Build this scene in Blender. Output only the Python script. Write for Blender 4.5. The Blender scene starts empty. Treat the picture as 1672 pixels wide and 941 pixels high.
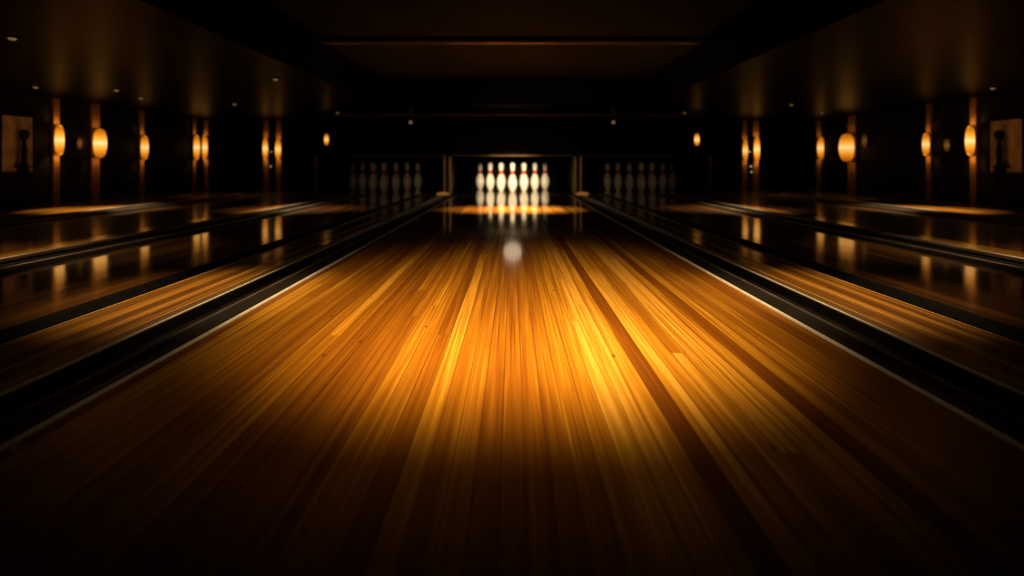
import bpy, bmesh, math, random
from mathutils import Vector
random.seed(7)
S = bpy.context.scene
COL = S.collection
R = math.radians

# ------------------------------------------------------------------ camera model
FPX, HZ, CX, H = 1018.0, 268.0, 837.0, 0.362      # focal px, horizon row, vanishing column, eye height
cam_d = bpy.data.cameras.new('camera')
cam = bpy.data.objects.new('camera', cam_d); COL.objects.link(cam)
cam.location = (0, 0, H); cam.rotation_euler = (R(90), 0, 0)
cam_d.sensor_width = 36.0; cam_d.lens = FPX / 1672 * 36.0
cam_d.shift_y = (HZ - 470.5) / 1672; cam_d.shift_x = (836 - CX) / 1672
cam_d.clip_start = 0.05
cam_d.dof.use_dof = True; cam_d.dof.focus_distance = 1.5; cam_d.dof.aperture_fstop = 2.5
S.camera = cam

def wx(px, Y): return (px - CX) * Y / FPX
def wz(py, Y): return H + (HZ - py) * Y / FPX

# ------------------------------------------------------------------ materials
def mat(name):
    m = bpy.data.materials.new(name); m.use_nodes = True
    nt = m.node_tree
    return m, nt, nt.nodes['Principled BSDF']

def N(nt, typ, **kw):
    n = nt.nodes.new(typ)
    for k, v in kw.items(): setattr(n, k, v)
    return n

def math_n(nt, op, a, b=None, c=None):
    n = N(nt, 'ShaderNodeMath', operation=op)
    for i, v in enumerate((a, b, c)):
        if v is None: continue
        if isinstance(v, (int, float)): n.inputs[i].default_value = v
        else: nt.links.new(v, n.inputs[i])
    return n.outputs[0]

def ramp(nt, fac, stops):
    n = N(nt, 'ShaderNodeValToRGB')
    el = n.color_ramp.elements
    while len(el) < len(stops): el.new(0.5)
    for e, (p, c) in zip(el, stops): e.position = p; e.color = (*c, 1)
    nt.links.new(fac, n.inputs[0])
    return n.outputs[0]

def simple(name, col, rough=0.5, metal=0.0, spec=0.5, noise=0.0, nscale=30, coat=0.0, emit=None, estr=0.0):
    m, nt, b = mat(name)
    b.inputs['Roughness'].default_value = rough
    b.inputs['Metallic'].default_value = metal
    b.inputs['Specular IOR Level'].default_value = spec
    b.inputs['Coat Weight'].default_value = coat
    b.inputs['Coat Roughness'].default_value = 0.1
    if emit:
        b.inputs['Emission Color'].default_value = (*emit, 1); b.inputs['Emission Strength'].default_value = estr
    tc = N(nt, 'ShaderNodeTexCoord')
    nz = N(nt, 'ShaderNodeTexNoise'); nz.inputs['Scale'].default_value = nscale; nz.inputs['Detail'].default_value = 3
    nt.links.new(tc.outputs['Object'], nz.inputs['Vector'])
    lo = tuple(c * (1 - noise) for c in col); hi = tuple(min(1, c * (1 + noise)) for c in col)
    nt.links.new(ramp(nt, nz.outputs['Fac'], [(0.3, lo), (0.7, hi)]), b.inputs['Base Color'])
    return m

def wood(name, stops, bw=0.032, seam=0.055, length=1.9, coat_rough=0.06, coat=1.0, ior=1.6, bump=0.12, grain=1.0, shift=0.5, gdark=0.35):
    """glossy strip wood running along Y; stops = dark..light tones of the boards"""
    m, nt, b = mat(name)
    L = nt.links.new
    tc = N(nt, 'ShaderNodeTexCoord'); sp = N(nt, 'ShaderNodeSeparateXYZ'); L(tc.outputs['Object'], sp.inputs[0])
    x, y = sp.outputs[0], sp.outputs[1]
    u = math_n(nt, 'ADD', math_n(nt, 'DIVIDE', x, bw), 500 + shift)
    i = math_n(nt, 'FLOOR', u); fu = math_n(nt, 'FRACT', u)
    wn = N(nt, 'ShaderNodeTexWhiteNoise', noise_dimensions='1D'); L(i, wn.inputs['W'])
    v = math_n(nt, 'ADD', math_n(nt, 'DIVIDE', y, length), math_n(nt, 'MULTIPLY', wn.outputs['Value'], 9.0))
    j = math_n(nt, 'FLOOR', v); fv = math_n(nt, 'FRACT', v)
    wn2 = N(nt, 'ShaderNodeTexWhiteNoise', noise_dimensions='2D')
    cb = N(nt, 'ShaderNodeCombineXYZ'); L(i, cb.inputs[0]); L(j, cb.inputs[1]); L(cb.outputs[0], wn2.inputs['Vector'])
    tone = math_n(nt, 'ADD', math_n(nt, 'MULTIPLY', wn.outputs['Value'], 0.68), math_n(nt, 'MULTIPLY', wn2.outputs['Value'], 0.32))
    # grain: streaks much longer than wide, offset from board to board
    cg = N(nt, 'ShaderNodeCombineXYZ')
    L(math_n(nt, 'MULTIPLY', x, 260.0), cg.inputs[0])
    L(math_n(nt, 'ADD', math_n(nt, 'MULTIPLY', y, 2.2), math_n(nt, 'MULTIPLY', tone, 37.0)), cg.inputs[1])
    ng = N(nt, 'ShaderNodeTexNoise'); ng.inputs['Scale'].default_value = 1.0; ng.inputs['Detail'].default_value = 4; ng.inputs['Roughness'].default_value = 0.6
    L(cg.outputs[0], ng.inputs['Vector'])
    cm = N(nt, 'ShaderNodeCombineXYZ')
    L(math_n(nt, 'MULTIPLY', x, 75.0), cm.inputs[0]); L(math_n(nt, 'ADD', math_n(nt, 'MULTIPLY', y, 0.9), math_n(nt, 'MULTIPLY', tone, 11.0)), cm.inputs[1])
    nm = N(nt, 'ShaderNodeTexNoise'); nm.inputs['Scale'].default_value = 1.0; nm.inputs['Detail'].default_value = 3
    L(cm.outputs[0], nm.inputs['Vector'])
    t = math_n(nt, 'ADD', math_n(nt, 'MULTIPLY', tone, 0.98),
               math_n(nt, 'ADD', math_n(nt, 'MULTIPLY', math_n(nt, 'SUBTRACT', ng.outputs['Fac'], 0.5), 1.0 * grain),
                      math_n(nt, 'MULTIPLY', math_n(nt, 'SUBTRACT', nm.outputs['Fac'], 0.5), 1.1)))
    t = math_n(nt, 'ADD', t, 0.0)
    colr = ramp(nt, t, stops)
    # seams
    du = math_n(nt, 'MINIMUM', fu, math_n(nt, 'SUBTRACT', 1.0, fu))
    dv = math_n(nt, 'MULTIPLY', math_n(nt, 'MINIMUM', fv, math_n(nt, 'SUBTRACT', 1.0, fv)), length / bw)
    d = math_n(nt, 'MINIMUM', du, dv)
    mr = N(nt, 'ShaderNodeMapRange', interpolation_type='SMOOTHSTEP'); L(d, mr.inputs[0])
    mr.inputs[1].default_value = 0.0; mr.inputs[2].default_value = seam; mr.inputs[3].default_value = gdark; mr.inputs[4].default_value = 1.0
    # knots and nicks, sparse
    ck = N(nt, 'ShaderNodeCombineXYZ'); L(math_n(nt, 'MULTIPLY', x, 42.0), ck.inputs[0]); L(math_n(nt, 'MULTIPLY', y, 15.0), ck.inputs[1])
    vk = N(nt, 'ShaderNodeTexVoronoi'); vk.inputs['Scale'].default_value = 1.0; L(ck.outputs[0], vk.inputs['Vector'])
    vs = N(nt, 'ShaderNodeSeparateColor'); L(vk.outputs['Color'], vs.inputs[0])
    rare = math_n(nt, 'GREATER_THAN', vs.outputs[0], 0.93)
    kr = N(nt, 'ShaderNodeMapRange', interpolation_type='SMOOTHSTEP'); L(vk.outputs['Distance'], kr.inputs[0])
    kr.inputs[1].default_value = 0.05; kr.inputs[2].default_value = 0.22; kr.inputs[3].default_value = 0.65; kr.inputs[4].default_value = 0.0
    kn = math_n(nt, 'SUBTRACT', 1.0, math_n(nt, 'MULTIPLY', rare, kr.outputs[0]))
    mul = math_n(nt, 'MULTIPLY', mr.outputs[0], kn)
    mx = N(nt, 'ShaderNodeVectorMath', operation='SCALE'); L(colr, mx.inputs[0]); L(mul, mx.inputs['Scale'])
    L(mx.outputs[0], b.inputs['Base Color'])
    b.inputs['Roughness'].default_value = 0.42; b.inputs['Specular IOR Level'].default_value = 0.3
    b.inputs['Coat Weight'].default_value = coat; b.inputs['Coat IOR'].default_value = ior
    L(math_n(nt, 'ADD', coat_rough, math_n(nt, 'MULTIPLY', tone, 0.03)), b.inputs['Coat Roughness'])
    # relief: each board slightly crowned and tilted, grain ridges
    cr = math_n(nt, 'MULTIPLY', math_n(nt, 'SUBTRACT', fu, 0.5), math_n(nt, 'MULTIPLY', math_n(nt, 'SUBTRACT', tone, 0.5), 0.8))
    hgt = math_n(nt, 'ADD', math_n(nt, 'ADD', cr, math_n(nt, 'MULTIPLY', ng.outputs['Fac'], 0.5)), math_n(nt, 'MULTIPLY', mr.outputs[0], 0.5))
    bp = N(nt, 'ShaderNodeBump'); bp.inputs['Strength'].default_value = bump; bp.inputs['Distance'].default_value = 0.004
    L(hgt, bp.inputs['Height']); L(bp.outputs[0], b.inputs['Normal'])
    bc = N(nt, 'ShaderNodeBump'); bc.inputs['Strength'].default_value = bump * 0.16; bc.inputs['Distance'].default_value = 0.004
    L(hgt, bc.inputs['Height']); L(bc.outputs[0], b.inputs['Coat Normal'])
    return m

M = {}
SHIFT = 47.5
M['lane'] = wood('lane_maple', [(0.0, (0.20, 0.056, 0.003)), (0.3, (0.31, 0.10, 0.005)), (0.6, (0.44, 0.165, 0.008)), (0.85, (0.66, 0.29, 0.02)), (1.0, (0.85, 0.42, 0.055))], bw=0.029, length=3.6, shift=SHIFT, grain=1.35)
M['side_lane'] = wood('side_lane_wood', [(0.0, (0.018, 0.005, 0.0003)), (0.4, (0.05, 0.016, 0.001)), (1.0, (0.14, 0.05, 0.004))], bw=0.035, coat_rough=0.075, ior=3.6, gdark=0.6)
M['divider'] = wood('divider_oak', [(0.0, (0.08, 0.024, 0.001)), (0.4, (0.20, 0.075, 0.004)), (1.0, (0.45, 0.20, 0.02))], bw=0.02, seam=0.02, gdark=0.8, coat_rough=0.14, ior=1.7)
M['edge'] = wood('divider_edge_highlight', [(0.0, (0.5, 0.25, 0.04)), (1.0, (0.85, 0.55, 0.16))], bw=0.5, seam=0.001, coat_rough=0.3)  # pale tone paints in the light caught along the divider edges
M['deck'] = wood('pin_deck_dark_wood', [(0.0, (0.06, 0.018, 0.001)), (1.0, (0.16, 0.055, 0.004))], coat_rough=0.05, ior=1.8, gdark=0.7)
M['sill'] = wood('deck_sill_wood', [(0.0, (0.2, 0.08, 0.01)), (1.0, (0.45, 0.2, 0.03))], bw=0.1, gdark=0.8)
M['cream'] = simple('cream_edge_strip', (0.90, 0.80, 0.62), 0.28, 0.0, 0.6, 0.12, 25, coat=0.6)
M['black'] = simple('black_plastic', (0.0045, 0.004, 0.0035), 0.42, 0, 0.16, 0.3, 40)
M['gutter'] = simple('dark_grey_gutter_plastic', (0.012, 0.0095, 0.007), 0.36, 0, 0.25, 0.25, 12)
M['ridge'] = simple('gutter_ridge_highlight', (0.16, 0.13, 0.10), 0.35, 0.5, 0.5, 0.3, 9)  # lighter tone paints in the highlight along the gutter ridge
M['steel'] = simple('brushed_steel', (0.62, 0.52, 0.42), 0.38, 1.0, 0.5, 0.3, 6)
M['brass'] = simple('warm_brass', (0.70, 0.42, 0.17), 0.33, 1.0, 0.5, 0.25, 14)
M['bronze'] = simple('dull_bronze', (0.32, 0.19, 0.09), 0.45, 0.8, 0.5, 0.3, 10)
M['rail_bronze'] = simple('dark_bronze_rail', (0.065, 0.036, 0.015), 0.5, 0.6, 0.3, 0.3, 10)
M['gold_paint'] = simple('gold_painted_plastic', (0.80, 0.46, 0.16), 0.4, 0, 0.5, 0.15, 30)
M['pin'] = simple('white_pin_enamel', (0.86, 0.82, 0.74), 0.22, 0, 0.5, 0.03, 20, coat=0.5)
M['red'] = simple('red_neck_band', (0.50, 0.035, 0.02), 0.3, 0, 0.5, 0.08, 20)
M['wall'] = simple('matt_black_wall', (0.006, 0.0045, 0.0035), 0.75, 0, 0.2, 0.3, 4)
M['pit'] = simple('black_pit_lining', (0.002, 0.002, 0.002), 0.9, 0, 0.1, 0.2, 8)
M['mask'] = simple('charcoal_masking_panel', (0.006, 0.004, 0.0028), 0.7, 0, 0.04, 0.2, 5)
M['ceil'] = simple('dark_lacquer_ceiling', (0.003, 0.0016, 0.0005), 0.36, 0, 0.035, 0.3, 2.0)
M['recess'] = simple('brown_ceiling_boards', (0.018, 0.0150, 0.003), 0.8, 0, 0.03, 0.25, 2.0)
M['pilaster'] = simple('amber_stained_pilaster', (0.25, 0.115, 0.028), 0.5, 0, 0.3, 0.1, 8)
M['panel'] = simple('tan_wall_panel', (0.36, 0.23, 0.12), 0.6, 0, 0.3, 0.45, 9)
M['lens'] = simple('amber_downlight_lens', (0.3, 0.2, 0.1), 0.3, emit=(1.0, 0.52, 0.18), estr=0.16)
M['pilot'] = simple('white_pilot_lens', (0.5, 0.45, 0.4), 0.3, emit=(1.0, 0.80, 0.55), estr=0.35)

def shade_mat(name, strength):
    """frosted glass tube with the bulb at mid height"""
    m, nt, b = mat(name)
    tc = N(nt, 'ShaderNodeTexCoord'); sp = N(nt, 'ShaderNodeSeparateXYZ'); nt.links.new(tc.outputs['Generated'], sp.inputs[0])
    c = ramp(nt, sp.outputs[2], [(0.0, (0.20, 0.045, 0.001)), (0.22, (0.60, 0.18, 0.006)), (0.40, (0.90, 0.40, 0.06)), (0.5, (1.0, 0.60, 0.24)), (0.60, (0.90, 0.40, 0.06)), (0.78, (0.60, 0.18, 0.006)), (1.0, (0.20, 0.045, 0.001))])
    b.inputs['Base Color'].default_value = (0.5, 0.35, 0.2, 1); b.inputs['Roughness'].default_value = 0.4
    nt.links.new(c, b.inputs['Emission Color']); b.inputs['Emission Strength'].default_value = strength
    return m
M['shade_bright'] = shade_mat('frosted_shade_bright', 1.5)
M['shade_mid'] = shade_mat('frosted_shade_medium', 1.25)
M['shade_dim'] = shade_mat('frosted_shade_dim', 0.10)

# ------------------------------------------------------------------ mesh helpers
def box(bm, x0, x1, y0, y1, z0, z1, bev=0.0):
    r = bmesh.ops.create_cube(bm, size=1.0)
    vs = r['verts']
    for v in vs:
        v.co = Vector((x0 + (v.co.x + .5) * (x1 - x0), y0 + (v.co.y + .5) * (y1 - y0), z0 + (v.co.z + .5) * (z1 - z0)))
    if bev > 0:
        es = list({e for v in vs for e in v.link_edges})
        bmesh.ops.bevel(bm, geom=es, offset=bev, segments=2, affect='EDGES', profile=0.5)

def prism_y(bm, prof, y0, y1):
    """closed XZ outline swept along Y"""
    a = [bm.verts.new((x, y0, z)) for x, z in prof]; b = [bm.verts.new((x, y1, z)) for x, z in prof]
    n = len(prof)
    for i in range(n):
        bm.faces.new((a[i], a[(i + 1) % n], b[(i + 1) % n], b[i]))
    bm.faces.new(a[::-1]); bm.faces.new(b)
    bmesh.ops.recalc_face_normals(bm, faces=bm.faces[:])

def lathe(bm, prof, seg=32, c=(0, 0, 0), axis='z'):
    rings = []
    for r, z in prof:
        ring = []
        for k in range(seg):
            a = 2 * math.pi * k / seg
            p = (r * math.cos(a), r * math.sin(a), z)
            if axis == 'y': p = (p[0], p[2], p[1])
            if axis == 'x': p = (p[2], p[0], p[1])
            ring.append(bm.verts.new((c[0] + p[0], c[1] + p[1], c[2] + p[2])))
        rings.append(ring)
    for a, b in zip(rings, rings[1:]):
        for k in range(seg):
            bm.faces.new((a[k], a[(k + 1) % seg], b[(k + 1) % seg], b[k]))
    bm.faces.new(rings[0][::-1]); bm.faces.new(rings[-1])
    bmesh.ops.recalc_face_normals(bm, faces=bm.faces[:])

def obj(name, bm, m, parent=None, smooth=False, loc=None):
    me = bpy.data.meshes.new(name); bm.to_mesh(me); bm.free()
    me.materials.append(m)
    if smooth:
        for p in me.polygons: p.use_smooth = True
    o = bpy.data.objects.new(name, me); COL.objects.link(o)
    if loc: o.location = loc
    if parent: o.parent = parent
    return o

def thing(name, label, cat, loc=(0, 0, 0), group=None, rz=0):
    o = bpy.data.objects.new(name, None); COL.objects.link(o)
    o.location = loc; o.rotation_euler = (0, 0, rz); o.empty_display_size = 0.05
    o['label'] = label; o['category'] = cat
    if group: o['group'] = group
    return o

def tag(o, label, cat, group=None):
    o['label'] = label; o['category'] = cat
    if group: o['group'] = group
    return o

def struct(name, bm, m):
    o = obj(name, bm, m); o['kind'] = 'structure'
    return o

def B(): return bmesh.new()
def bx(*a, **k):
    bm = bmesh.new(); box(bm, *a, **k); return bm
def sym(s, x0, x1): return (x0, x1) if s > 0 else (-x1, -x0)

# ------------------------------------------------------------------ room shell
WX, WB, DECK0, PIT = 4.15, 8.42, 7.42, 9.35
Y0 = -0.5
struct('floor', bx(-4.4, 4.4, Y0, 9.6, -0.16, -0.085), M['pit'])
struct('wall_left', bx(-4.4, -WX, Y0, WB + .2, -0.16, 1.6), M['wall'])
struct('wall_right', bx(WX, 4.4, Y0, WB + .2, -0.16, 1.6), M['wall'])
bm = B()
box(bm, -WX, -2.5, WB, WB + .15, -0.085, 1.2); box(bm, 2.5, WX, WB, WB + .15, -0.085, 1.2)
box(bm, -2.5, -2.42, WB, PIT, -0.085, 1.2); box(bm, 2.42, 2.5, WB, PIT, -0.085, 1.2)
box(bm, -2.5, 2.5, PIT, PIT + .1, -0.085, 1.2)
struct('wall_back', bm, M['pit'])
# stepped ceiling: low lacquered sides and a raised recess above the middle lanes
ZC, ZR, ZT, XR = 0.96, 1.233, 1.272, 1.36
bm = B()
box(bm, -4.4, -XR, Y0, 9.45, ZC, ZC + .5); box(bm, XR, 4.4, Y0, 9.45, ZC, ZC + .5)
box(bm, -XR, XR, 6.25, 9.45, ZC, ZC + .5)
struct('ceiling', bm, M['ceil'])
bm = B()
box(bm, -XR, XR, 4.46, 6.25, ZR, ZR + .2); box(bm, -XR, XR, Y0, 4.46, ZT, ZT + .2)
struct('ceiling_recess', bm, M['recess'])
struct('trim_1', bx(-XR, XR, 4.44, 4.47, ZR - .012, ZR + .012, bev=.004), M['bronze'])
struct('trim_2', bx(-2.3, 2.3, 7.50, 7.525, ZC - .016, ZC, bev=.004), M['bronze'])
# baseboards
struct('baseboard_left', bx(-WX, -WX + .02, Y0, WB, -0.085, .05, bev=.004), M['black'])
struct('baseboard_right', bx(WX - .02, WX, Y0, WB, -0.085, .05, bev=.004), M['black'])

# ------------------------------------------------------------------ lanes, gutters, boards and rails
def lane(x0, x1, label, m, y1=DECK0 - .004):
    t = thing('bowling_lane', label, 'bowling lane', ((x0 + x1) / 2, 0, 0))
    cx = (x0 + x1) / 2
    o = obj('lane_bed', bx(x0 - cx, x1 - cx, Y0, y1, -0.06, 0.0, bev=.0015), m, t)
    return t

LE = 0.6455
t = lane(-LE, LE, 'wide glossy honey wood bowling lane running from the camera to the bright white pins', M['lane'])
for s in (-1, 1):
    prof = [(s * (LE + .0005), -.055), (s * (LE + .0005), .0005), (s * (LE + .003), .0032), (s * (LE + .0058), .0042), (s * (LE + .0086), .0032), (s * (LE + .0112), .0), (s * (LE + .0112), -.055)]
    bm = B(); prism_y(bm, prof, Y0, DECK0 - .004)
    o = obj('edge_strip', bm, M['cream'], t, smooth=False); o['label'] = 'thin cream edge strip'

for s in (-1, 1):
    side = 'left' if s < 0 else 'right'
    # gutter beside the middle lane
    t = thing('gutter', f'black channel gutter directly {side} of the middle lane\'s cream edge strip', 'gutter', (s * .74, 0, 0))
    P = [(.6575, -.078), (.6575, -.004), (.661, -.012), (.667, -.012), (.672, -.004), (.690, -.0055), (.712, -.0035), (.7205, -.001), (.7255, -.004),
         (.736, -.028), (.752, -.046), (.768, -.050), (.784, -.045), (.798, -.028), (.8025, -.003), (.8025, -.078)]
    bm = B(); prism_y(bm, [(s * (x - .74), z) for x, z in P], Y0, 7.2)
    obj('channel', bm, M['gutter'], t)
    bm = B(); prism_y(bm, [(s * (x - .74), z) for x, z in [(.7165, -.0024), (.7195, .0004), (.7225, .0004), (.7255, -.0034)]], Y0, 7.2)
    obj('inner_ridge', bm, M['ridge'], t)
    bm = B(); prism_y(bm, [(s * (x - .74), z) for x, z in [(.803, -.06), (.803, .0), (.8042, .002), (.8058, .002), (.807, .0), (.807, -.06)]], Y0, 7.2)
    o = obj('lip', bm, M['cream'], t); o['label'] = 'thin pale lip'
    # divider boards
    t = thing('lane_divider', f'golden two plank divider board between the black gutters {side} of the middle lane', 'divider board', (s * .93, 0, 0))
    def pk(name, x0, x1, z1, m, bev=.002):
        a, b_ = sym(s, x0 - .93, x1 - .93)
        return obj(name, bx(a, b_, Y0, 7.2, -0.07, z1, bev=bev), m, t)
    pk('plank', .8375, .8925, .0, M['divider']); pk('plank', .897, 1.0185, -.001, M['divider'])
    for a, b_ in ((.834, .8375), (.8925, .897), (1.0185, 1.0225)):
        pk('edge_strip', a, b_, .0015, M['edge'], .0008)  # lighter strips stand in for light on the plank bevels
    # narrow gutter
    P = [(1.0235, -.078), (1.0235, -.008), (1.032, -.025), (1.05, -.04), (1.068, -.04), (1.085, -.02), (1.097, -.004), (1.103, .003), (1.109, .003), (1.109, -.078)]
    bm = B(); prism_y(bm, [(s * (x - 1.066), z) for x, z in P], Y0, 7.2)
    tag(obj('gutter', bm, M['black'], loc=(s * 1.066, 0, 0)), f'narrow black gutter between golden divider and dim {side} lane', 'gutter')
    # next lane
    a, b_ = sym(s, 1.1095, 1.66)
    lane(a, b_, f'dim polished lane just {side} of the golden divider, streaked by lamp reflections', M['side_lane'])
    # rail
    def rail(x0, x1, y1, label):
        c = (x0 + x1) / 2; w = x1 - x0
        t = thing('guide_rail', label, 'rail', (s * c, 0, 0))
        P = [(-w / 2, -.07), (-w / 2, .0), (-w / 2 + .012, .006), (-w * .30, .004), (-w * .22, -.012), (w * .12, -.012), (w * .24, .002), (w / 2 - .004, .006), (w / 2, .0), (w / 2, -.07)]
        bm = B(); prism_y(bm, [(s * x, z) for x, z in P], Y0, y1); obj('rail_base', bm, M['black'], t)
        for xx, r, zz in ((-w * .33, .008, .010), (w * .40, .011, .014)):
            bm = B(); lathe(bm, [(r * .7, Y0), (r, Y0 + .005), (r, y1 - .03), (r * .7, y1 - .01), (r * .2, y1)], 16, (s * xx, 0, zz), 'y')
            o = obj('rail_tube', bm, M['steel'], t, smooth=True); o['label'] = 'polished metal tube'
    rail(1.6615, 1.855, 7.25, f'long black rail with two shiny tubes beyond the dim {side} lane')
    a, b_ = sym(s, 1.856, 2.085)
    tag(obj('capping_board', bx(a - s * 1.97, b_ - s * 1.97, Y0, 7.3, -.06, .0, bev=.003), M['divider'], loc=(s * 1.97, 0, 0)),
        f'brown capping board on the wall side of the nearer {side} shiny rail', 'board')
    a, b_ = sym(s, 2.0865, 2.94)
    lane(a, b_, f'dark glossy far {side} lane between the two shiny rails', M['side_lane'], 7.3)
    rail(2.9415, 3.12, 7.25, f'thin black rail with shiny tubes nearest the {side} wall')
    a, b_ = sym(s, 3.1215, 3.62)
    tag(obj('capping_board', bx(a - s * 3.37, b_ - s * 3.37, Y0, 7.3, -.06, .0, bev=.003), M['divider'], loc=(s * 3.37, 0, 0)),
        f'golden capping board beyond the outermost {side} rail, lit in patches', 'board')
    a, b_ = sym(s, 3.72, WX - .022)
    tag(obj('walkway', bx(a - s * 3.92, b_ - s * 3.92, Y0, WB - .002, -.084, .0, bev=.003), M['divider'], loc=(s * 3.92, 0, 0)),
        f'narrow wooden walkway along the foot of the {side} wall', 'walkway')
    a, b_ = sym(s, 2.46, 3.71)
    tag(obj('walkway', bx(a - s * 3.1, b_ - s * 3.1, 7.32, WB - .002, -.084, .0, bev=.003), M['divider'], loc=(s * 3.1, 0, 0)),
        f'wooden floor landing under the paired back wall lamps at {side}', 'walkway')

# ------------------------------------------------------------------ pin decks, dividers, masking
RX = 1.65
for k, lab in ((0, 'dark glossy pin deck under the bright middle pins'), (-1, 'dark pin deck under the dim left pins'), (1, 'dark pin deck under the dim right pins')):
    c = k * RX
    hw = .62 if k == 0 else .69
    t = thing('pin_deck', lab, 'pin deck', (c, 8.2, 0))
    obj('deck_board', bx(-hw, hw, DECK0 - 8.2, 1.0, -.06, .0, bev=.002), M['deck'], t)
    if k == 0:
        o = obj('front_sill', bx(-.605, .605, DECK0 + .02 - 8.2, DECK0 + .30 - 8.2, -.002, .0015, bev=.0008), M['sill'], t); o['label'] = 'thin golden sill'

PINP = [(0.95, 0), (1.015, .06), (1.20, .40), (1.414, .85), (1.70, 1.5), (1.953, 2.25), (2.13, 2.8), (2.256, 3.375), (2.35, 4.0), (2.383, 4.5), (2.36, 5.1), (2.259, 5.875), (2.08, 6.6),
        (1.847, 7.25), (1.56, 7.95), (1.28, 8.625), (1.08, 9.1), (.965, 9.5), (.91, 10.0), (.935, 10.5), (.98, 10.875), (1.094, 11.75), (1.20, 12.4), (1.265, 13.1), (1.274, 13.5),
        (1.24, 13.95), (1.10, 14.42), (.86, 14.74), (.55, 14.92), (.2, 15.0)]
IN = .0254
def pin_r(zi):
    for (r0, z0), (r1, z1) in zip(PINP, PINP[1:]):
        if z0 <= zi <= z1: return r0 + (r1 - r0) * (zi - z0) / (z1 - z0)
    return 1.0
bm = B(); lathe(bm, [(r * IN, z * IN) for r, z in PINP], 40)
pin0 = thing('bowling_pin', '', 'bowling pin')
obj('pin_body', bm, M['pin'], pin0, smooth=True)
zs = [8.95 + i * (10.75 - 8.95) / 8 for i in range(9)]
bm = B(); lathe(bm, [((pin_r(8.95) - .02) * IN, 8.93 * IN)] + [((pin_r(z) + .03) * IN, z * IN) for z in zs] + [((pin_r(10.75) - .02) * IN, 10.77 * IN)], 40)
o = obj('neck_band', bm, M['red'], pin0, smooth=True); o['label'] = 'red neck band'
PINPOS = [(0, 0, 'frontmost head pin'), (-.1524, .264, 'second row left pin'), (.1524, .264, 'second row right pin'),
          (-.3048, .528, 'third row left pin'), (0, .528, 'third row middle pin'), (.3048, .528, 'third row right pin'),
          (-.4572, .792, 'back row outermost left pin'), (-.1524, .792, 'back row inner left pin'), (.1524, .792, 'back row inner right pin'), (.4572, .792, 'back row outermost right pin')]
first = True
for k, rack in ((0, 'brightly lit middle rack'), (-1, 'dim left rack'), (1, 'dim right rack')):
    for n, (dx, dy, lab) in enumerate(PINPOS):
        if k == 0 and n in (4, 7, 8): pass
        if first: p = pin0; first = False
        else:
            p = pin0.copy(); COL.objects.link(p)
            for ch in list(pin0.children):
                c = ch.copy(); COL.objects.link(c); c.parent = p
        skew = k * .048 * dy / .264           # the outer racks stand turned slightly outward
        p.location = (k * RX + dx + skew, 8.0 + dy, 0.0005)
        col = 'gleaming white' if k == 0 else 'shadowed ivory'
        p['label'] = f'{col} red necked {lab} of the {rack}'
        p['group'] = f'pins of the {rack}'

def lid(prof): return prof
for s in (-1, 1):
    side = 'left' if s < 0 else 'right'
    t = thing('pin_divider', f'black partition with two bronze front posts between middle and {side} racks', 'partition', (s * .785, 7.5, 0))
    obj('partition_panel', bx(-.012, .012, .03, 1.8, -.08, .44, bev=.002), M['black'], t)
    for dx in (-.034, .034):
        obj('post', bx(dx - .014, dx + .014, -.01, .03, -.08, .452, bev=.005), M['bronze'], t)
    obj('crossbar', bx(-.02, .02, -.005, .028, .40, .425, bev=.002), M['black'], t)
    # rounded gutter end cap in front of the posts
    bm = B()
    lathe(bm, [(.070, 0), (.080, .006), (.083, .018), (.078, .032), (.060, .042), (.03, .047), (.004, .048)], 28)
    t2 = thing('gutter_bumper', f'small rounded brass bumper at the far end of the {side} gutter', 'bumper', (s * .815, 7.31, -.012))
    for v in bm.verts: v.co.y *= .7
    obj('cap_dome', bm, M['gold_paint'], t2, smooth=True)
    bm = B(); box(bm, -.085, .085, -.075, .075, -.073, .004, bev=.004); obj('cap_base', bm, M['black'], t2)
    t = thing('pin_divider', f'dark outer partition with one dim post at the {side} end of the pin racks', 'partition', (s * 2.37, 7.5, 0))
    obj('partition_panel', bx(-.012, .012, .03, .9, -.08, .44, bev=.002), M['black'], t)
    obj('post', bx(-.02, .02, -.01, .03, -.08, .452, bev=.005), M['bronze'], t)

for k, lab in ((0, 'dark masking panel with bronze bottom rail above the middle pins'), (-1, 'dark masking panel above the dim left pins'), (1, 'dark masking panel above the dim right pins')):
    x0, x1 = (-.765, .765) if k == 0 else sym(k, .775, 2.41)
    c = (x0 + x1) / 2
    t = thing('masking_panel', lab, 'panel', (c, 7.56, .455))
    obj('panel_board', bx(x0 - c, x1 - c, 0, .03, .022, .489, bev=.003), M['mask'], t)
    obj('bottom_rail', bx(x0 - c + .02, x1 - c - .02, -.022, .03, -.003, .022, bev=.005), M['rail_bronze'], t)

# ------------------------------------------------------------------ lamps
def spot(name, loc, aim, power, col, angle, blend=1.0, radius=.03, parent=None):
    d = bpy.data.lights.new(name, 'SPOT'); d.energy = power; d.color = col
    d.spot_size = R(angle); d.spot_blend = blend; d.shadow_soft_size = radius
    o = bpy.data.objects.new(name, d); COL.objects.link(o)
    o.location = loc
    v = Vector(aim) - Vector(loc)
    o.rotation_euler = v.to_track_quat('-Z', 'Y').to_euler()
    return o
AMB = (1.0, 0.70, 0.36); WARM = (1.0, 0.86, 0.62)

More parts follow.
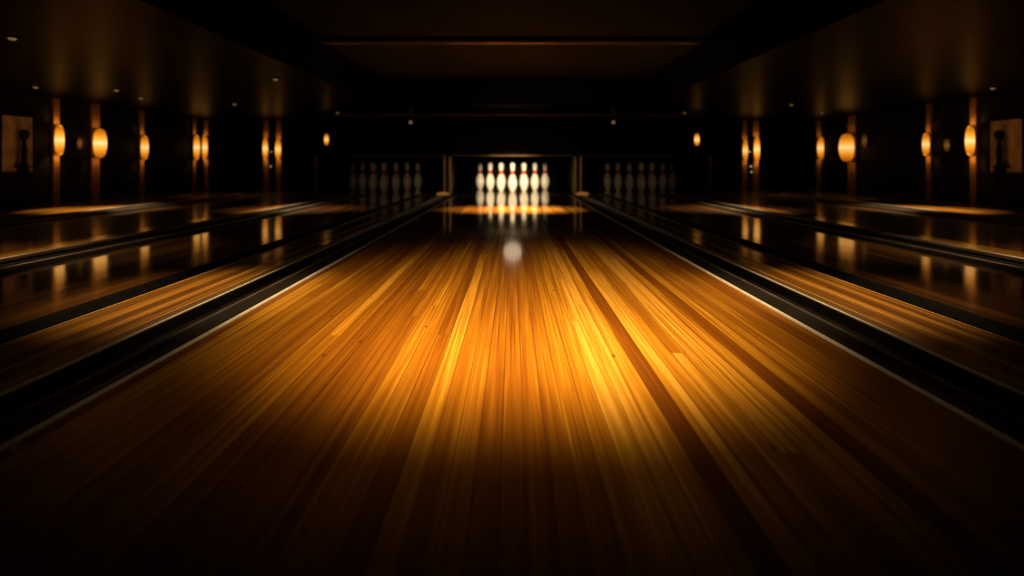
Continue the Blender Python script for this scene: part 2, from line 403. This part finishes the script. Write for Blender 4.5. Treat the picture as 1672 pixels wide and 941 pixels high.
# sconces on pilasters ------------------------------------------------
NT = [2]
def sconce(px, py, wpx, hpx, kind, label, place, power=0.0, pil=True, pw=None):
    """place: 'side' on the side wall, 'back' on the rear wall"""
    s = -1 if px < CX else 1
    NT[0] += 1
    w0 = wpx * (WX * FPX / abs(px - CX) if place == 'side' else WB) / FPX
    TH = .03 if pil else .0                                # pilaster depth
    off = TH + w0 * .30
    if place == 'side':
        X = s * (WX - off); Y = X * FPX / (px - CX); wall_dir = Vector((s, 0, 0))
    else:
        Y = (7.56 if place == 'mask' else WB) - off; X = wx(px, Y); wall_dir = Vector((0, 1, 0))
    Z = wz(py, Y); w = wpx * Y / FPX; h = hpx * Y / FPX
    rz = 0 if place != 'side' else (-R(90) * s)
    # local frame: +y points into the wall
    if pil:
        hw = w * .50
        bm = bx(-hw, hw, off - TH, off - .0005, .0, ZC, bev=.004)
        o = struct(f'trim_{NT[0]}', bm, M['pilaster']); o.location = (X, Y, 0); o.rotation_euler = (0, 0, rz)
    t = thing('wall_sconce', label, 'wall lamp', (X, Y, Z), 'amber wall sconces', rz)
    bm = B()
    pr = [(w / 2 * max(.10, math.sin(math.pi * (.5 + .5 * q)) ** .30 if abs(q) < 1 else .10), q * h / 2) for q in [i / 10 for i in range(-10, 11)]]
    lathe(bm, pr, 24)
    for v in bm.verts: v.co.y = min(v.co.y, w * .29)       # flat where it meets the pilaster
    obj('lamp_shade', bm, M[kind], t, smooth=True)
    bm = B(); box(bm, -w * .30, w * .30, w * .2, w * .297, -h * .52, h * .52, bev=.002)
    obj('wall_bracket', bm, M['bronze'], t)
    if power > 0:
        for q, a in ((1, .7), (-1, .9)):
            zz = Z + q * (h / 2 - .01)
            p = Vector((X, Y, zz)) - wall_dir * .03
            spot('sconce_beam', p, p + Vector((0, 0, q)) + wall_dir * .85, power * a, (1.0, .50, .12), 125, 1.0, .02)
    return t

LS = [  # px, py, width, height, shade, place, power, pilaster, phrase
    (97, 229, 14, 50, 'shade_bright', 'side', 2.6, True, 'tall bright amber sconce nearest the dim display panel on the left wall'),
    (130, 234, 7, 18, 'shade_dim', 'side', 0, False, 'tiny faint sconce between the two brightest lamps of the left wall'),
    (163, 234, 20, 48, 'shade_bright', 'side', 2.2, True, 'wide bright amber sconce second along the left wall'),
    (236, 241, 12, 40, 'shade_mid', 'side', 1.6, True, 'single slim amber sconce midway along the left wall'),
    (321, 241, 10, 42, 'shade_mid', 'side', 1.3, True, 'outer lamp of the close amber pair at the left wall corner'),
    (334, 241, 9, 40, 'shade_mid', 'back', 1.2, True, 'inner lamp of the close amber pair at the left wall corner'),
    (433, 243, 8, 36, 'shade_mid', 'back', 1.0, True, 'outer lamp of the spaced pair on the back wall at left'),
    (454, 244, 9, 34, 'shade_mid', 'back', 1.1, True, 'inner lamp of the spaced pair on the back wall at left'),
    (533, 228, 7, 19, 'shade_mid', 'mask', 0, False, 'small lone oval lamp on the dark masking above the left end of the racks'),
    (1138, 228, 8, 20, 'shade_bright', 'mask', 0, False, 'small bright lone oval lamp on the dark masking above the right end of the racks'),
    (1217, 246, 8, 34, 'shade_mid', 'back', 1.0, True, 'inner lamp of the spaced pair on the back wall at right'),
    (1236, 244, 9, 42, 'shade_bright', 'back', 1.4, True, 'outer taller lamp of the spaced pair on the back wall at right'),
    (1341, 242, 12, 36, 'shade_mid', 'back', 1.2, True, 'medium amber sconce at the back right corner, left of the widest lamp'),
    (1383, 241, 24, 46, 'shade_mid', 'side', 1.8, True, 'widest squat amber sconce near the far end of the right wall'),
    (1412, 230, 7, 22, 'shade_dim', 'side', 0, False, 'faint narrow sconce just right of the widest amber lamp'),
    (1512, 236, 11, 38, 'shade_mid', 'side', 1.5, True, 'single slim amber sconce midway along the right wall'),
    (1546, 237, 8, 20, 'shade_dim', 'side', 0, False, 'tiny faint sconce between two bright lamps of the right wall'),
    (1584, 230, 14, 50, 'shade_bright', 'side', 2.6, True, 'tall bright amber sconce nearest the dim display panel on the right wall'),
]
for px, py, w, h, kind, place, pw, pil, lab in LS:
    sconce(px, py, w, h, kind, lab, place, pw * .46, pil)

# small pilot lamps between the paired back sconces
for px, py, r, lab in ((443, 248, .010, 'tiny white pilot lamp between the paired left back wall sconces'), (442, 272, .012, 'tiny pale pilot lamp low below the paired left back wall sconces'),
                       (1224, 248, .012, 'tiny white pilot lamp between the paired right back wall sconces'), (1226, 272, .014, 'upper of two pale pilot lamps low below the right back sconces'),
                       (1227, 281, .013, 'lower of two pale pilot lamps low below the right back sconces')):
    Y = WB - .02
    t = thing('pilot_wall_lamp', lab, 'pilot lamp', (wx(px, Y), Y, wz(py, Y)), 'pilot lamps on the back wall')
    bm = B(); lathe(bm, [(r * 1.3, .019), (r * 1.3, .004), (r, .0)], 18, (0, 0, 0), 'y'); obj('bezel', bm, M['black'], t)
    bm = B(); lathe(bm, [(r * .95, .0), (r * .8, -.004), (r * .4, -.007), (r * .05, -.008)], 18, (0, 0, 0), 'y'); obj('lens', bm, M['pilot'], t, smooth=True)

# recessed downlights in the low side ceilings
for px, py, lab in ((20, 62, 'recessed downlight closest to the camera at far left of the ceiling'), (58, 142, 'faint ceiling downlight above the dim left display panel'),
                    (190, 147, 'faint ceiling downlight above the second left wall sconce'), (230, 160, 'small ceiling downlight above the slim left wall sconce'),
                    (383, 170, 'small ceiling downlight between the two left lamp pairs'), (450, 129, 'dim ceiling downlight above the spaced left lamp pair'),
                    (551, 184, 'slanting ceiling downlight above the lone left oval lamp'),
                    (1118, 184, 'slanting ceiling downlight above the lone right oval lamp'), (1292, 171, 'small ceiling downlight between right lamp pair and widest lamp'),
                    (1621, 144, 'faint ceiling downlight above the dim right display panel'), (1342, 184, 'very faint ceiling downlight at the back right corner')):
    Y = (ZC - .006 - H) * FPX / (HZ - py); X = wx(px, Y)
    t = thing('ceiling_downlight', lab, 'ceiling light', (X, Y, ZC), 'recessed ceiling downlights')
    bm = B(); lathe(bm, [(.030, .0), (.031, -.004), (.027, -.008), (.019, -.008), (.018, -.004), (.0178, -.001)], 24); obj('bezel', bm, M['black'], t, smooth=False)
    bm = B(); lathe(bm, [(.018, -.003), (.017, -.010), (.012, -.016), (.004, -.018)], 20); obj('lens', bm, M['lens'], t, smooth=True)
# two little spotlights clipped to the masking
for px, lab in ((671, 'tiny clip spotlight on the masking above the left rack'), (1001, 'tiny clip spotlight on the masking above the right rack')):
    Y = 7.53; X = wx(px, Y); Z = wz(200, Y)
    t = thing('clip_spotlight', lab, 'spotlight', (X, Y, Z), 'clip spotlights on the masking')
    bm = B(); lathe(bm, [(.014, .03), (.018, .01), (.024, -.02), (.022, -.026), (.005, -.026)], 20, (0, 0, 0), 'y'); obj('lamp_housing', bm, M['black'], t)
    bm = B(); lathe(bm, [(.021, -.0262), (.017, -.031), (.004, -.034)], 20, (0, 0, 0), 'y'); obj('lens', bm, M['lens'], t, smooth=True)

# display panels with a dark statuette at each end
for s, px0, px1, py0, py1 in ((-1, 4, 56, 190, 281), (1, 1614, 1668, 196, 282)):
    side = 'left' if s < 0 else 'right'
    X = s * (WX - .03)
    ya, yb = sorted((X * FPX / (px0 - CX), X * FPX / (px1 - CX)))
    ym = (ya + yb) / 2; z1, z0 = wz(py0, ym), wz(py1, ym)
    t = thing('display_panel', f'dim tan framed panel at the near end of the {side} wall', 'panel', (s * WX, ym, 0))
    w = (yb - ya) / 2
    bm = B(); box(bm, *sorted((-s * .018, -s * .002)), -w, w, z0, z1, bev=.003); obj('panel_board', bm, M['panel'], t)
    bm = B()
    for a in ((-w - .02, -w, z0 - .02, z1 + .02), (w, w + .02, z0 - .02, z1 + .02), (-w, w, z1, z1 + .02), (-w, w, z0 - .02, z0)):
        box(bm, *sorted((-s * .03, -s * .002)), *a, bev=.003)
    obj('panel_frame', bm, M['black'], t)
    t = thing('wall_shelf', f'small black bracket shelf in front of the dim {side} display panel', 'shelf', (s * WX, ym, z0 + .05))
    bm = B(); box(bm, *sorted((-s * .13, -s * .020)), -.05, .05, -.012, .0, bev=.003); obj('shelf_board', bm, M['black'], t)
    bm = B(); box(bm, *sorted((-s * .11, -s * .020)), -.008, .008, -.05, -.012, bev=.002); obj('bracket', bm, M['black'], t)
    t = thing('statuette', f'dark round headed statuette silhouetted against the {side} display panel', 'statuette', (s * (WX - .075), ym, z0 + .0505))
    bm = B(); hh = (z1 - z0)
    lathe(bm, [(.036, 0), (.036, .012), (.022, .02), (.018, .05), (.024, .10), (.022, .15), (.015, .20), (.014, .215), (.026, .225), (.036, .245), (.039, .265), (.034, .288), (.02, .302), (.004, .307)], 24)
    obj('figure', bm, M['black'], t, smooth=True)
    spot('display_beam', (s * (WX - .38), ym, ZC - .02), (s * WX, ym, (z0 + z1) / 2 + .05), .45, (1.0, .62, .28), 60, 1.0, .02)

# main spots, no fixtures modelled; some are added fill, as marked
spot('lane_pool_beam', (0, .45, ZT - .06), (0.02, 1.56, 0), 520, AMB, 50, 1.0, .15)
spot('lane_spill_fill', (0, .40, ZT - .06), (0.0, 1.7, 0), 9, AMB, 84, 1.0, .12)  # weak wide lamp added to soften the edge of the lane pool
spot('pin_beam', (0, .8, .92), (0, 8.1, .20), 5400, (1.0, .75, .43), 8.9, 1.0, .03).scale = (1.0, .56, 1.0)
spot('pin_spill_fill', (0, .8, .92), (0, 8.0, .15), 130, (1.0, .68, .34), 26, 1.0, .03).scale = (1.0, .5, 1.0)  # dim wide lamp added to lift the posts and masking rail
spot('lane_glint_fill', (0, 7.50, .70), (0, 2.6, 0), .5, (1.0, .74, .45), 25, 1.0, .11)  # added lamp in mid-air before the masking, makes the glint on the lane
spot('lane_band_beam', (0, 5.0, ZR - .03), (0, 5.0, 0), 1000, AMB, 58, 1.0, .25)
for s in (-1, 1):
    spot('divider_beam', (s * 1.0, 1.75, ZR), (s * .89, 1.75, 0), 130, AMB, 43, 1.0, .08)
    spot('bumper_fill', (s * .83, 6.32, ZC - .02), (s * .82, 7.28, .0), 16, (1.0, .66, .32), 13, 1.0, .02)  # added lamp, only there to brighten the gutter bumper
    spot('rail_fill', (s * 2.05, 2.5, ZC - .02), (s * 1.85, 2.6, 0), 40, AMB, 66, 1.0, .04)  # added lamp to bring out the lines on the rail tubes
    spot('side_band_beam', (s * 1.75, 5.0, ZC - .02), (s * 1.75, 5.05, 0), 170, AMB, 76, 1.0, .10)
    spot('side_pin_beam', (s * 1.45, .8, .93), (s * 1.66, 8.1, .19), 45, (1.0, .58, .26), 11, 1.0, .03).scale = (1.0, .56, 1.0)
    spot('far_board_beam', (s * 3.2, 4.9, ZC - .02), (s * 3.25, 5.0, 0), 260, AMB, 68, 1.0, .06)

# ------------------------------------------------------------------ world and view
w = bpy.data.worlds.new('world'); S.world = w; w.use_nodes = True
w.node_tree.nodes['Background'].inputs[0].default_value = (0.010, 0.006, 0.003, 1)
w.node_tree.nodes['Background'].inputs[1].default_value = 0.05
S.view_settings.view_transform = 'Standard'; S.view_settings.look = 'None'
S.view_settings.gamma = 1.0; S.view_settings.use_curve_mapping = False; S.view_settings.exposure = 0.0
S.cycles.use_denoising = True
S.cycles.max_bounces = 8; S.cycles.sample_clamp_indirect = 4.0
